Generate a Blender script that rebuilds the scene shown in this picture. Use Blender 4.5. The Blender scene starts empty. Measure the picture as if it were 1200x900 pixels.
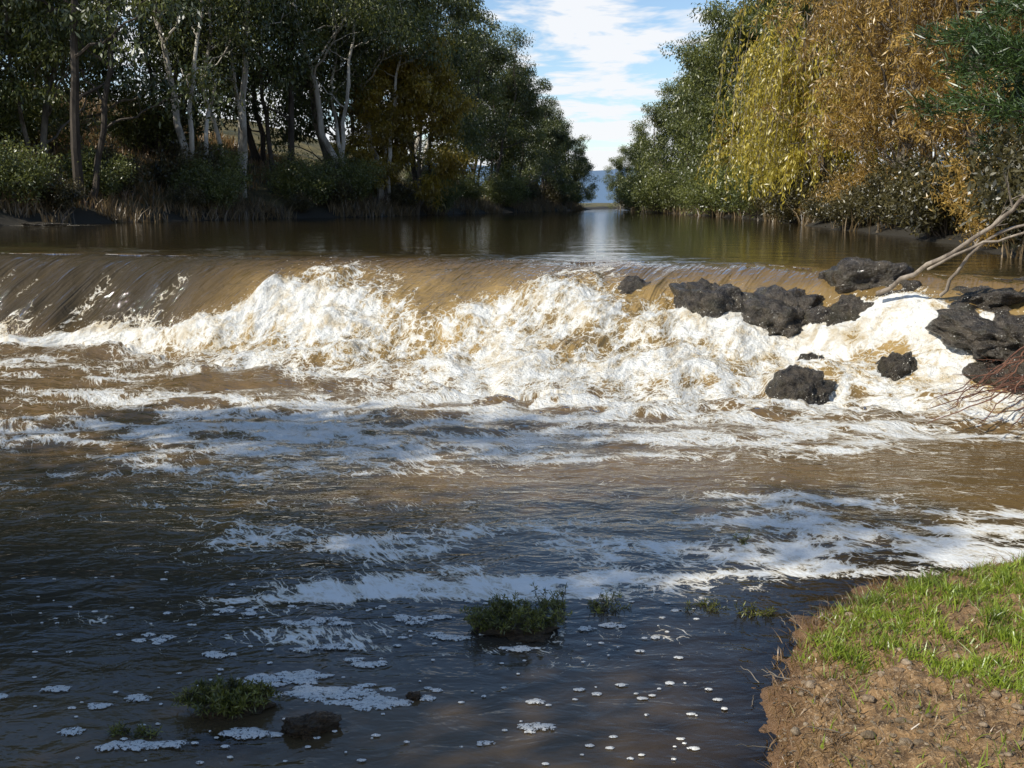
import bpy, math, random
import numpy as np
rng=np.random.default_rng(7); random.seed(7)
S=bpy.context.scene
C=S.collection

# ---------------------------------------------------------------- noise
_perm=np.random.default_rng(11).permutation(256); _perm=np.concatenate([_perm,_perm,_perm])
_ang=np.random.default_rng(12).random(256)*2*np.pi
_gx=np.cos(_ang); _gy=np.sin(_ang)
def pn(x,y,seed=0):
    x=np.asarray(x,float)+seed*17.31; y=np.asarray(y,float)+seed*9.73
    xi=np.floor(x).astype(int); yi=np.floor(y).astype(int)
    xf=x-xi; yf=y-yi; xi&=255; yi&=255
    u=xf*xf*xf*(xf*(xf*6-15)+10); v=yf*yf*yf*(yf*(yf*6-15)+10)
    def g(ix,iy,dx,dy):
        h=_perm[_perm[ix&255]+(iy&255)]
        return _gx[h]*dx+_gy[h]*dy
    a=g(xi,yi,xf,yf); b=g(xi+1,yi,xf-1,yf); c=g(xi,yi+1,xf,yf-1); d=g(xi+1,yi+1,xf-1,yf-1)
    return ((a*(1-u)+b*u)*(1-v)+(c*(1-u)+d*u)*v)*1.5
def fbm(x,y,o=4,seed=0,r=0.5):
    s=0;a=1
    for i in range(o):
        s=s+a*pn(x,y,seed+i); x=np.asarray(x)*2.03; y=np.asarray(y)*2.03; a*=r
    return s
def ss(a,b,x):
    t=np.clip((x-a)/(b-a),0,1); return t*t*(3-2*t)

# ---------------------------------------------------------------- mesh helpers
def mesh_from(name,V,quads=None,tris=None,smooth=True,attrs=None,mats=(),matidx=None):
    me=bpy.data.meshes.new(name)
    V=np.asarray(V,np.float32)
    q=np.zeros((0,4),np.int32) if quads is None or len(quads)==0 else np.asarray(quads,np.int32)
    t=np.zeros((0,3),np.int32) if tris is None or len(tris)==0 else np.asarray(tris,np.int32)
    nl=q.size+t.size; nf=len(q)+len(t)
    me.vertices.add(len(V)); me.vertices.foreach_set('co',V.ravel())
    me.loops.add(nl); me.loops.foreach_set('vertex_index',np.concatenate([q.ravel(),t.ravel()]))
    me.polygons.add(nf)
    tot=np.concatenate([np.full(len(q),4,np.int32),np.full(len(t),3,np.int32)])
    st=np.concatenate([[0],np.cumsum(tot)[:-1]]).astype(np.int32)
    me.polygons.foreach_set('loop_start',st); me.polygons.foreach_set('loop_total',tot)
    me.polygons.foreach_set('use_smooth',np.full(nf,smooth))
    if matidx is not None: me.polygons.foreach_set('material_index',np.asarray(matidx,np.int32))
    for m in mats: me.materials.append(m)
    me.update(calc_edges=True)
    for k,a in (attrs or {}).items():
        a=np.asarray(a,np.float32)
        if a.ndim==1:
            at=me.attributes.new(k,'FLOAT','POINT'); at.data.foreach_set('value',a)
        else:
            at=me.attributes.new(k,'FLOAT_VECTOR','POINT'); at.data.foreach_set('vector',a.ravel())
    me.validate()
    return me
def add(name,me,loc=(0,0,0),rot=(0,0,0),sc=(1,1,1)):
    o=bpy.data.objects.new(name,me); C.objects.link(o)
    o.location=loc; o.rotation_euler=rot
    o.scale=(sc,sc,sc) if isinstance(sc,(int,float)) else sc
    return o
def grid_quads(nr,nc):
    i=np.arange(nr-1)[:,None]*nc+np.arange(nc-1)[None,:]
    return np.stack([i,i+1,i+1+nc,i+nc],-1).reshape(-1,4)

class MB:
    def __init__(s): s.V=[];s.Q=[];s.M=[];s.T=[];s.n=0
    def addq(s,V,Q,m=0,tint=0.5):
        V=np.asarray(V,float); s.V.append(V); s.Q.append(np.asarray(Q)+s.n); s.M.append(np.full(len(Q),m))
        s.T.append(np.broadcast_to(np.asarray(tint,float),(len(V),)).copy()); s.n+=len(V)
    def tube(s,P,R,sides=6,m=0,tint=0.5):
        P=np.asarray(P,float); n=len(P); R=np.asarray(R,float)
        T=np.gradient(P,axis=0); T/=np.linalg.norm(T,axis=1)[:,None]+1e-9
        ref=np.where(np.abs(T[:,2:3])<.9,np.array([[0,0,1.]]),np.array([[1.,0,0]]))
        A=np.cross(T,ref); A/=np.linalg.norm(A,axis=1)[:,None]+1e-9
        B=np.cross(T,A)
        th=np.arange(sides)*2*np.pi/sides
        V=P[:,None,:]+R[:,None,None]*(np.cos(th)[None,:,None]*A[:,None,:]+np.sin(th)[None,:,None]*B[:,None,:])
        i=np.arange(n-1)[:,None]*sides; j=np.arange(sides)[None,:]; k=(j+1)%sides
        Q=np.stack([i+j,i+k,i+sides+k,i+sides+j],-1).reshape(-1,4)
        s.addq(V.reshape(-1,3),Q,m,tint)
    def leaves(s,Cn,D,L,W,m=1,tint=0.5,fold=0.0):
        Cn=np.asarray(Cn); N=len(Cn); D=D/(np.linalg.norm(D,axis=1)[:,None]+1e-9)
        r=rng.normal(size=(N,3)); A=np.cross(D,r); A/=np.linalg.norm(A,axis=1)[:,None]+1e-9
        L=np.broadcast_to(L,(N,))[:,None]; W=np.broadcast_to(W,(N,))[:,None]
        V=np.stack([Cn,Cn+D*L*.5+A*W*.5,Cn+D*L,Cn+D*L*.5-A*W*.5],1).reshape(-1,3)
        Q=np.arange(N*4).reshape(-1,4)
        s.addq(V,Q,m,np.repeat(np.broadcast_to(tint,(N,)),4))
    def mesh(s,name,mats,smooth=False):
        return mesh_from(name,np.concatenate(s.V),np.concatenate(s.Q),None,smooth,{'tint':np.concatenate(s.T)},mats,np.concatenate(s.M))

# ---------------------------------------------------------------- materials
def newmat(name):
    m=bpy.data.materials.new(name); m.use_nodes=True; nt=m.node_tree; nt.nodes.clear()
    out=nt.nodes.new('ShaderNodeOutputMaterial'); return m,nt,out
def N(nt,t,**kw):
    n=nt.nodes.new(t)
    for k,v in kw.items(): setattr(n,k,v)
    return n
def setin(n,**kw):
    for k,v in kw.items(): n.inputs[k].default_value=v
def math_(nt,op,a,b=None,c=None,clamp=False):
    n=N(nt,'ShaderNodeMath',operation=op); n.use_clamp=clamp
    for i,x in enumerate((a,b,c)):
        if x is None: continue
        if isinstance(x,(int,float)): n.inputs[i].default_value=x
        else: nt.links.new(x,n.inputs[i])
    return n.outputs[0]
def mixc(nt,f,a,b):
    n=N(nt,'ShaderNodeMix',data_type='RGBA')
    if isinstance(f,(int,float)): n.inputs[0].default_value=f
    else: nt.links.new(f,n.inputs[0])
    for i,x in ((6,a),(7,b)):
        if isinstance(x,tuple): n.inputs[i].default_value=(*x,1)
        else: nt.links.new(x,n.inputs[i])
    return n.outputs[2]
def attr(nt,name,out='Fac'):
    n=N(nt,'ShaderNodeAttribute',attribute_name=name); return n.outputs[out]
def noise(nt,vec,scale,detail=4,rough=.5,dist=0,dim='3D'):
    n=N(nt,'ShaderNodeTexNoise',noise_dimensions=dim); n.inputs['Scale'].default_value=scale; n.inputs['Detail'].default_value=detail
    n.inputs['Roughness'].default_value=rough; n.inputs['Distortion'].default_value=dist
    if vec is not None: nt.links.new(vec,n.inputs['Vector'])
    return n.outputs['Fac']
def mapping(nt,vec,sc):
    mp=N(nt,'ShaderNodeMapping'); nt.links.new(vec,mp.inputs[0]); mp.inputs['Scale'].default_value=sc; return mp.outputs[0]
def mrange(nt,v,a,b,c=0,d=1):
    n=N(nt,'ShaderNodeMapRange'); nt.links.new(v,n.inputs[0])
    for i,x in enumerate((a,b,c,d)): n.inputs[i+1].default_value=x
    return n.outputs[0]

def leafmat(name,ca,cb,trans=.35):
    m,nt,out=newmat(name)
    t=attr(nt,'tint')
    col=mixc(nt,t,ca,cb)
    d=N(nt,'ShaderNodeBsdfDiffuse'); nt.links.new(col,d.inputs['Color'])
    tr=N(nt,'ShaderNodeBsdfTranslucent'); nt.links.new(col,tr.inputs['Color'])
    mx=N(nt,'ShaderNodeMixShader'); mx.inputs[0].default_value=trans
    nt.links.new(d.outputs[0],mx.inputs[1]); nt.links.new(tr.outputs[0],mx.inputs[2])
    g=N(nt,'ShaderNodeBsdfGlossy'); g.inputs['Roughness'].default_value=.4; g.inputs['Color'].default_value=(1,1,1,1)
    mg=N(nt,'ShaderNodeMixShader'); mg.inputs[0].default_value=.05
    nt.links.new(mx.outputs[0],mg.inputs[1]); nt.links.new(g.outputs[0],mg.inputs[2]); nt.links.new(mg.outputs[0],out.inputs[0])
    return m
def barkmat(name,ca,cb,scale=3):
    m,nt,out=newmat(name)
    tc=N(nt,'ShaderNodeTexCoord'); mp=N(nt,'ShaderNodeMapping'); nt.links.new(tc.outputs['Object'],mp.inputs[0]); mp.inputs['Scale'].default_value=(1,1,.3)
    n=noise(nt,mp.outputs[0],scale,4,.65); f=mrange(nt,n,.35,.65)
    p=N(nt,'ShaderNodeBsdfPrincipled'); nt.links.new(mixc(nt,f,ca,cb),p.inputs['Base Color']); setin(p,Roughness=.85)
    b=N(nt,'ShaderNodeBump'); b.inputs['Strength'].default_value=.5; b.inputs['Distance'].default_value=.03
    nt.links.new(n,b.inputs['Height']); nt.links.new(b.outputs[0],p.inputs['Normal']); nt.links.new(p.outputs[0],out.inputs[0])
    return m
M_bark_dark=barkmat('bark_dark',(.03,.022,.015),(.09,.07,.05))
M_bark_pale=barkmat('bark_pale',(.22,.19,.15),(.62,.57,.48),1.5)
M_bark_mid=barkmat('bark_mid',(.06,.05,.035),(.24,.20,.15),2)
M_deadwood=barkmat('deadwood',(.13,.10,.075),(.36,.30,.23),12)
M_redtwig=barkmat('red_twig',(.09,.035,.02),(.24,.11,.06),12)
M_leaf_euc=leafmat('leaf_eucalyptus',(.030,.045,.012),(.15,.165,.038))
M_leaf_euc2=leafmat('leaf_eucalyptus_light',(.048,.065,.016),(.22,.23,.05))
M_leaf_yel=leafmat('leaf_autumn',(.17,.13,.018),(.46,.33,.035),.4)
M_leaf_wil=leafmat('leaf_willow',(.30,.25,.025),(.70,.56,.08),.45)
M_leaf_org=leafmat('leaf_orange',(.21,.125,.028),(.64,.41,.09),.4)
M_leaf_pine=leafmat('needle_green',(.025,.055,.014),(.10,.16,.035),.3)
M_shrub=leafmat('leaf_shrub',(.030,.028,.010),(.16,.13,.04))
M_reed=leafmat('reed_dry',(.07,.045,.02),(.30,.21,.10),.3)
M_grass=leafmat('grass_blade',(.12,.17,.015),(.40,.50,.05),.4)
M_drygrass=leafmat('dry_grass_blade',(.13,.07,.025),(.38,.24,.10),.3)
M_weed=leafmat('weed_leaf',(.05,.055,.012),(.27,.27,.045),.35)

m,nt,out=newmat('foam_floating')
tc=N(nt,'ShaderNodeTexCoord'); n=noise(nt,tc.outputs['Object'],60,4,.7)
p=N(nt,'ShaderNodeBsdfPrincipled'); setin(p,Roughness=.5)
nt.links.new(mixc(nt,mrange(nt,n,.35,.6),(.55,.51,.43),(.84,.83,.78)),p.inputs['Base Color'])
b=N(nt,'ShaderNodeBump'); b.inputs['Strength'].default_value=.5; b.inputs['Distance'].default_value=.003
nt.links.new(n,b.inputs['Height']); nt.links.new(b.outputs[0],p.inputs['Normal'])
hole=noise(nt,tc.outputs['Object'],60,4,.8)
tp=N(nt,'ShaderNodeBsdfTransparent'); mx=N(nt,'ShaderNodeMixShader')
hh=math_(nt,'ADD',hole,math_(nt,'MULTIPLY',attr(nt,'edge'),.16))
nt.links.new(mrange(nt,hh,.56,.62),mx.inputs[0]); nt.links.new(p.outputs[0],mx.inputs[1]); nt.links.new(tp.outputs[0],mx.inputs[2])
nt.links.new(mx.outputs[0],out.inputs[0]); M_foam=m

m,nt,out=newmat('spray'); p=N(nt,'ShaderNodeBsdfPrincipled'); setin(p,Roughness=.25); p.inputs['Base Color'].default_value=(.82,.78,.68,1)
nt.links.new(p.outputs[0],out.inputs[0]); M_spray=m

def rockmat(name,ca,cb,rough,scale=5,bd=.03):
    m,nt,out=newmat(name); tc=N(nt,'ShaderNodeTexCoord')
    n=noise(nt,tc.outputs['Object'],scale,6,.65); n2=noise(nt,tc.outputs['Object'],scale*6,4,.6)
    col=mixc(nt,mrange(nt,n,.35,.68),ca,cb)
    n3=noise(nt,tc.outputs['Object'],2.2,3,.6)
    col=mixc(nt,mrange(nt,n3,.5,.65,0,.5),col,(.045,.040,.018))
    p=N(nt,'ShaderNodeBsdfPrincipled'); nt.links.new(col,p.inputs['Base Color'])
    nt.links.new(mrange(nt,n2,.35,.65,rough,rough+.35),p.inputs['Roughness'])
    h=math_(nt,'ADD',n,math_(nt,'MULTIPLY',n2,.35))
    b=N(nt,'ShaderNodeBump'); b.inputs['Strength'].default_value=1; b.inputs['Distance'].default_value=bd
    nt.links.new(h,b.inputs['Height']); nt.links.new(b.outputs[0],p.inputs['Normal']); nt.links.new(p.outputs[0],out.inputs[0])
    return m
M_rock=rockmat('wet_rock',(.016,.013,.010),(.13,.105,.075),.05,4,.08)
M_mudrock=rockmat('mud_rock',(.03,.018,.008),(.16,.095,.04),.3,9)
M_pebble=rockmat('pebble',(.20,.13,.07),(.50,.38,.25),.6,20)

# ---------------------------------------------------------------- river layout
cx=[-40,-12,-8.3,-4,0,1.5,3,4.0,4.7,5.3,6.2,20]; cy=[18.5,17.8,17.0,16.0,14.9,14.3,13.6,12.9,11.9,11.0,10.6,10.4]
fx=[-40,-9,-7.5,-5.4,-3.7,-1.4,0,2.6,3.8,4.65,6,20]; fy=[16,15.5,15.1,14.2,12.7,11.5,10.8,10.35,10.1,9.4,9.1,9.0]
kx=np.linspace(-40,20,1201)
def smooth1(xx,yy,w=13):
    a=np.interp(kx,xx,yy); k=np.hanning(w+2)[1:-1]; k/=k.sum(); return np.convolve(np.pad(a,w//2,mode='edge'),k,'valid')
cyv=smooth1(cx,cy,21); fyv=smooth1(fx,fy,21)
crest=lambda x: np.interp(x,kx,cyv)+.35*pn(np.asarray(x)*.55,0*np.asarray(x),5)
foot=lambda x: np.interp(x,kx,fyv)+.35*pn(np.asarray(x)*.8,0*np.asarray(x),6)+.16*pn(np.asarray(x)*2.6,0*np.asarray(x),7)
LVL=1.2
Ly=[-40,-2,0,3,8,17,30,37,41,52,62,82,108,128,140]; Lx=[-7,-7.5,-8.2,-10.5,-13,-16,-18.5,-17.8,-16.8,-12.9,-7.8,-2.6,6.5,10,13]
Ry=[-40,0,3.0,3.48,4.16,4.7,5.2,5.5,5.75,6.3,7.5,9,10,12,15,21,37,57,95,128,140]
Rx=[.9,.8,.86,.95,1.12,1.36,1.85,2.7,3.6,5.2,6.2,5.6,5.6,6.2,7.3,8.7,10.6,12.0,11.6,13.5,13.8]
segs=[]
for X,Y in ((Lx,Ly),(Rx,Ry)):
    segs+= [((X[i],Y[i]),(X[i+1],Y[i+1])) for i in range(len(X)-1)]
segs.append(((13,140),(13.8,140)))
def bankd(x,y):
    d=np.full(np.shape(x),1e9)
    for (ax,ay),(bx,by) in segs:
        dx,dy=bx-ax,by-ay; t=np.clip(((x-ax)*dx+(y-ay)*dy)/(dx*dx+dy*dy),0,1)
        d=np.minimum(d,np.hypot(x-ax-t*dx,y-ay-t*dy))
    ins=(x>np.interp(y,Ly,Lx))&(x<np.interp(y,Ry,Rx))&(y<140)
    return np.where(ins,-d,d)
def ground_h(x,y):
    d=bankd(x,y)+(.10*pn(x*2.3,y*2.3,3)+.05*pn(x*7,y*7,8))*np.clip((12-y),0,1)+ .5*pn(x*.3,y*.3,4)*ss(14,25,y)
    cr=np.interp(x,kx,cyv); ft=np.interp(x,kx,fyv)
    lv_in=LVL*np.clip((y-ft)/(cr-ft),0,1)
    lv_out=LVL*ss(0,1,(y-ft+2.2)/(cr-ft+1.5))
    w=ss(-.3,.3,d); lv=lv_in*(1-w)+lv_out*w
    dep=np.minimum(.7,.09*(-d)+.4*np.clip(-d-.45,0,9))+.3*((y>ft-.2)&(y<cr+.3))*ss(0,.5,-d)
    bar=np.exp(-(((x+1.1)/.6)**2+((y-3.66)/.33)**2))
    dep=np.where((y<7)&(d<0),dep*(1-bar)+.004*bar,dep)
    do=np.clip(d,0,None)
    near=ss(8.5,6.0,y)*(x>0)
    hR=.085*(1-np.exp(-do/.12))+.11*np.minimum(do,3)+.04*np.clip(do-3,0,6)
    hF=.22*(1-np.exp(-do/.8))+.14*np.minimum(do,14)
    hL=.25*(1-np.exp(-do/.9))+.32*np.minimum(do,24)
    left=x<np.interp(y,Ly,Lx)+2
    far=ss(95,130,y)
    h=np.where(left,hL,hR*near+hF*(1-near))*(1-far)+ .4*(1-np.exp(-do/1.))*far
    nb=.030*fbm(x*5,y*5,5,20,.6)+.014*np.abs(fbm(x*17,y*17,3,26,.6))
    det=nb*ss(-.02,.12,do)*ss(9,7,y)+.25*fbm(x*.25,y*.25,3,30)*ss(1,5,do)*ss(12,20,y)
    return lv+np.where(d<0,-dep,h)+det+np.where(d<0,.010*fbm(x*5,y*5,3,21),0)

gx=np.concatenate([-np.geomspace(3000,45,14),np.linspace(-44,-2.2,110),np.linspace(-2.15,.6,90),np.linspace(.625,3.2,190),np.linspace(3.3,20,100),np.linspace(20.6,44,36),np.geomspace(46,3000,14)])
gy=np.concatenate([-np.geomspace(300,12,8),np.linspace(-10,2.8,20),np.linspace(2.83,6.4,210),np.linspace(6.5,20,110),np.linspace(20.4,150,220),np.geomspace(153,4000,25)])
GX,GY=np.meshgrid(gx,gy); GZ=ground_h(GX,GY)
D=bankd(GX,GY)
m,nt,out=newmat('ground_soil_and_grass')
tc=N(nt,'ShaderNodeTexCoord'); ob=tc.outputs['Object']
n1=noise(nt,ob,.6,5,.6); n2=noise(nt,ob,14,5,.7); n3=noise(nt,ob,70,3,.7)
gr=mixc(nt,mrange(nt,n1,.38,.62),(.045,.045,.016),(.18,.14,.05))
gr=mixc(nt,attr(nt,'margin'),gr,(.028,.022,.012))
dirt=mixc(nt,mrange(nt,n2,.35,.65),(.09,.05,.02),(.34,.20,.085))
dirt=mixc(nt,mrange(nt,n3,.52,.70),dirt,(.48,.33,.18))
wet=mixc(nt,attr(nt,'wet'),dirt,(.17,.09,.035))
col=mixc(nt,attr(nt,'soil'),gr,wet)
p=N(nt,'ShaderNodeBsdfPrincipled'); nt.links.new(col,p.inputs['Base Color'])
nt.links.new(mrange(nt,attr(nt,'wet'),0,1,.9,.4),p.inputs['Roughness'])
b=N(nt,'ShaderNodeBump'); b.inputs['Strength'].default_value=1; b.inputs['Distance'].default_value=.03
nt.links.new(math_(nt,'ADD',n2,math_(nt,'MULTIPLY',n3,.5)),b.inputs['Height']); nt.links.new(b.outputs[0],p.inputs['Normal']); nt.links.new(p.outputs[0],out.inputs[0])
soil=np.where((GY<9)&(GX>-5),1.0,0); wetv=np.where(GY<12,ss(.16,.02,D),0)
me=mesh_from('ground',np.stack([GX,GY,GZ],-1).reshape(-1,3),grid_quads(*GX.shape),attrs={'soil':soil.ravel(),'wet':wetv.ravel(),'margin':ss(2.2,.6,D).ravel()},mats=[m])
add('ground',me)

# ---------------------------------------------------------------- water
xs=np.concatenate([np.linspace(-40,-10.1,60),np.linspace(-10,6.6,900),np.linspace(6.8,20,50)])
F=foot(xs)[None,:]; Cc=crest(xs)[None,:]
sB=np.linspace(0,1,24,endpoint=False)[:,None]; yB=-30+sB*(2.6+30)+0*F
s1=np.linspace(0,1,380,endpoint=False)[:,None]; y1=1/(1/2.6+(1/F-1/2.6)*s1)
s2=np.linspace(0,1,300,endpoint=False)[:,None]; y2=F+(Cc-F)*s2
s3=np.linspace(0,1,190)[:,None]; y3=1/(1/Cc+(1/140.-1/Cc)*s3)
Y=np.concatenate([yB,y1,y2,y3]); X=np.broadcast_to(xs[None,:],Y.shape).copy()
T=np.clip((Cc-Y)/(Cc-F),0,1)
rs=ss(-5,-2.5,X)
prof=.5*(1+np.cos(np.pi*T**1.05))*(1-rs)+rs*(.45*(.5*(1+np.cos(np.pi*T)))+.55*(1-T**1.25))
isfall=((T>0)&(T<1)).astype(float)
below=F-Y; above=Y-Cc
SK=1.7*(.35+.65*ss(6,2,X))
shear=X+SK*T
ts=np.interp(shear,[-12,-8,-6.2,-5.2,-4.2,-3.6,-3.0,-2.6,-2.1,-1.5,-.8,-.1,.5,1.0,1.5,2.1,3.0,4.0,5.0,8],[.84,.82,.70,.78,.56,.64,.46,.22,.10,.16,.36,.46,.34,.06,.10,.28,.36,.34,.3,.25])
ts=ts+.12*pn(shear*1.5,T*1.5,41)+.08*pn(X*4,T*4,42)
white=ss(ts-.10,ts+.16,T)
lobes=fbm(shear*.9,T*2.6,3,44)
streak=fbm(shear*5,T*5,3,46)
tier=np.sin(6.28*(T*2.6+.5*pn(shear*.7,T,47)))            # the water tumbles down in low steps
foamF=white*(.76+.38*lobes+.20*streak+.12*tier)
gl_st=fbm(shear*3.5,T*.8,3,48)
foamF+=(1-white)*np.clip(-.06+.46*gl_st+.2*streak,0,.45)*ss(.1,.5,T)
foamF=np.where(T>=.80,np.maximum(foamF,ss(.78,.97,T)*(.80+.2*lobes)),foamF)
rough=white*ss(0,.3,T)
def ell(x0,y0,rx,ry,a): return a*np.exp(-(((X-x0)/rx)**2+((Y-y0)/ry)**2)**1.4)
poolF=1.1*np.exp(-np.clip(below,0,None)/(.50+.45*ss(-3,-1,X)+.3*pn(X*1.3,0*Y,49)))*ss(-10.5,-8.5,X)
base=0
for e in [(-1.9,9.6,2.6,1.2,.78),(-2.9,8.7,2.0,.6,.60),(1.0,9.7,2.6,.8,.66),(3.6,9.2,1.6,.5,.62),(-.6,10.4,1.8,.8,.6),(.4,8.6,2.6,.6,.56),(-.6,8.0,2.2,.45,.48),(2.6,8.6,1.8,.45,.50),
          (-6.,13.2,2.6,.7,.58),(-4.6,12.1,1.8,.5,.62),(-5.4,11.0,2.4,.5,.50),(-3.6,10.6,1.7,.5,.52),(-2.8,7.5,2.2,.4,.44),(-1.8,6.7,1.8,.4,.38),(-4.6,9.4,1.6,.4,.42),
          (2.7,6.55,1.7,.45,.66),(3.4,6.05,1.2,.4,.74),(1.6,6.2,1.5,.4,.54),(.2,5.85,1.6,.5,.50),(-1.2,6.0,1.2,.45,.40),(2.2,5.75,.9,.25,.66),(1.1,5.55,1.0,.24,.54),(1.9,7.2,1.7,.3,.42),
          (-.35,5.2,.9,.25,.52),(.6,5.25,.7,.25,.50),(-1.0,5.15,.8,.25,.47),(-1.8,4.9,.6,.16,.42),(.2,4.6,.9,.3,.32),(-1.0,4.6,.6,.2,.36)]:
    base=base+ell(*e)
patch=fbm(X*1.1,Y*2.6,4,50,.6)
base=np.clip(base,0,.82)*(.92+1.0*patch)
poolF=np.clip(np.maximum(poolF*(.9+.5*patch),base),0,.96)
foam=np.where(T>0,foamF,poolF); foam=np.where(T>=1,poolF,foam)
foam=np.where(above>0,.62*np.exp(-((X+17)/2.2)**2-((Y-38)/1.5)**2),foam)
Z=LVL*np.where(above>0,1,np.where(below>0,0,prof))
amp=.0025+.005*ss(4.2,6.5,Y)+.030*ss(7.0,10,Y)
pool=amp*(fbm(X*1.0+.3*Y,Y*2.2,4,60,.5)+.35*pn(X*4,Y*8,66))
nf=ss(1.5,.0,below)
pool+=.07*nf*fbm(X*1.6,Y*2.0,3,70,.5)+.05*np.exp(-(below-.15)**2/.12)+.035*nf*np.abs(fbm(X*5,Y*5,3,93,.55))*ss(.3,.8,poolF)
pool+=.06*ss(7,10.5,Y)*ss(0,-4,X)*fbm(X*.8-.5*Y,Y*1.3,3,75)
up=.025*np.exp(-np.clip(above,0,None)/1.8)*fbm(X*1.1,Y*2.2,4,80)+.004*fbm(X*.8,Y*2.5,4,84)*ss(60,15,Y)
up+=.035*np.exp(-((above-1.4-.4*pn(X*.4,0*X,87))/.35)**2)*ss(.5,-2,X)*(.6+pn(X*.6,Y*.3,86))
fallN=isfall*(rough*(.16*fbm(shear*.9,T*2.6,2,90)+.035*tier+.06*fbm(shear*2.6,T*6,2,91)+ .035*np.abs(fbm(shear*5,T*12,3,93,.55))+.013*fbm(shear*16,T*36,3,96,.6))
        +(1-rough)*ss(.0,.4,T)*(.13*fbm(shear*1.3,T*.6,2,101)+.04*fbm(shear*3.6,T*.9,2,104)+.010*fbm(shear*10,T*1.5,2,106)))
fallN*=ss(0,.25,T)*(1-.7*ss(.75,1,T))
Z=Z+np.where(below>0,pool,0)+np.where(above>0,up,0)+fallN
Z+=isfall*ss(.75,1,T)*(.045+.07*fbm(X*1.6,F*2.0+0*Y,3,70,.5))
Z+=isfall*ss(.15,0,T)*(.025*fbm(X*1.1,Cc*2.2+0*Y,4,80))
Yd=Y-isfall*rough*(.05*np.abs(fbm(shear*2.6+5,T*7,3,110,.5))+.012*fbm(shear*12,T*26,2,113))*ss(1.0,.85,T)
gzw=ground_h(X,Y)
depth=Z-gzw; clar=np.where(Y<8,np.exp(-np.clip(depth,0,None)/.07)*.95,0)
fyy=np.where(below>0,-below,(Cc-F)*(1-T)*.8); fyy=np.where(above>0,(Cc-F)*.8+above,fyy)
flow=np.stack([X+SK*T,fyy+.12*X,Z*.0],-1)
gold=isfall*ss(0.05,.4,T)*ss(1.0,.8,T)*ss(-4.5,-2.2,shear)
gold=gold+isfall*.45*np.clip(gl_st,0,1)*ss(-3,-5,shear)
turb=ss(5.0,9,Y)*(above<0)
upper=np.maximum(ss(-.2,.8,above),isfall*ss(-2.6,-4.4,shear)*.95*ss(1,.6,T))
calm=ss(.3,3,above)
falls=isfall*ss(0,.1,T)*ss(1,.75,T)

m,nt,out=newmat('river_water')
fo=attr(nt,'foam'); fv=attr(nt,'flow','Vector'); tc=N(nt,'ShaderNodeTexCoord'); ob=tc.outputs['Object']
n1=noise(nt,fv,4.5,6,.70,.3,'2D')
wn=N(nt,'ShaderNodeTexNoise',noise_dimensions='2D'); nt.links.new(fv,wn.inputs['Vector']); wn.inputs['Scale'].default_value=5; wn.inputs['Detail'].default_value=3
va=N(nt,'ShaderNodeVectorMath',operation='MULTIPLY_ADD'); nt.links.new(wn.outputs['Color'],va.inputs[0]); va.inputs[1].default_value=(.34,.34,0); nt.links.new(fv,va.inputs[2])
vo=N(nt,'ShaderNodeTexVoronoi',feature='DISTANCE_TO_EDGE',voronoi_dimensions='2D'); nt.links.new(va.outputs[0],vo.inputs['Vector']); vo.inputs['Scale'].default_value=8
lace=mrange(nt,vo.outputs['Distance'],0,.18,1,0)
vo2=N(nt,'ShaderNodeTexVoronoi',feature='DISTANCE_TO_EDGE',voronoi_dimensions='2D'); nt.links.new(va.outputs[0],vo2.inputs['Vector']); vo2.inputs['Scale'].default_value=26
lace2=mrange(nt,vo2.outputs['Distance'],0,.2,1,0)
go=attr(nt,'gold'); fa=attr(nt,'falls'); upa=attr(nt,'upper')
val=math_(nt,'MULTIPLY_ADD',fo,1.45,-1.05)
val=math_(nt,'ADD',val,math_(nt,'MULTIPLY_ADD',n1,2.0,-1.00))
val=math_(nt,'ADD',val,math_(nt,'MULTIPLY',lace,.50))
val=math_(nt,'ADD',val,math_(nt,'MULTIPLY',lace2,.30))
val=math_(nt,'ADD',val,math_(nt,'MULTIPLY',fa,.16))
mask=mrange(nt,val,0,.20); mask=math_(nt,'MULTIPLY',mask,mrange(nt,fo,.04,.14))
body=mixc(nt,go,(.175,.108,.040),(.34,.22,.075))
nb=noise(nt,fv,1.1,2,.5,0,'2D'); body=mixc(nt,mrange(nt,nb,.3,.7,0,.5),body,(.080,.053,.022))
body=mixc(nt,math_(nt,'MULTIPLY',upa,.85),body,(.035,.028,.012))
body=mixc(nt,attr(nt,'near_shade'),body,(.036,.034,.030))
fcol=mixc(nt,mrange(nt,val,.0,.6),(.52,.42,.26),(.84,.82,.75))
fcol2=mixc(nt,math_(nt,'MULTIPLY',mrange(nt,n1,.56,.38),math_(nt,'MULTIPLY_ADD',fa,.55,.08)),fcol,(.50,.38,.20))
mps=mapping(nt,ob,(1,1.7,1))
r1=noise(nt,mps,4.2,3,.5,.4,'2D'); r2=noise(nt,mps,15,2,.5,.2,'2D')
hb=math_(nt,'MULTIPLY_ADD',r2,.22,math_(nt,'MULTIPLY',r1,1.0))
tu=attr(nt,'turb')
k=math_(nt,'MULTIPLY_ADD',tu,1.05,.38); k=math_(nt,'MULTIPLY',k,math_(nt,'MULTIPLY_ADD',attr(nt,'calm'),-.65,1.0))
hb=math_(nt,'MULTIPLY',hb,k)
st=noise(nt,mapping(nt,fv,(1,.14,1)),9,3,.6,.1,'2D')
hb=math_(nt,'ADD',hb,math_(nt,'MULTIPLY',math_(nt,'MULTIPLY',st,fa),3.0))
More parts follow.
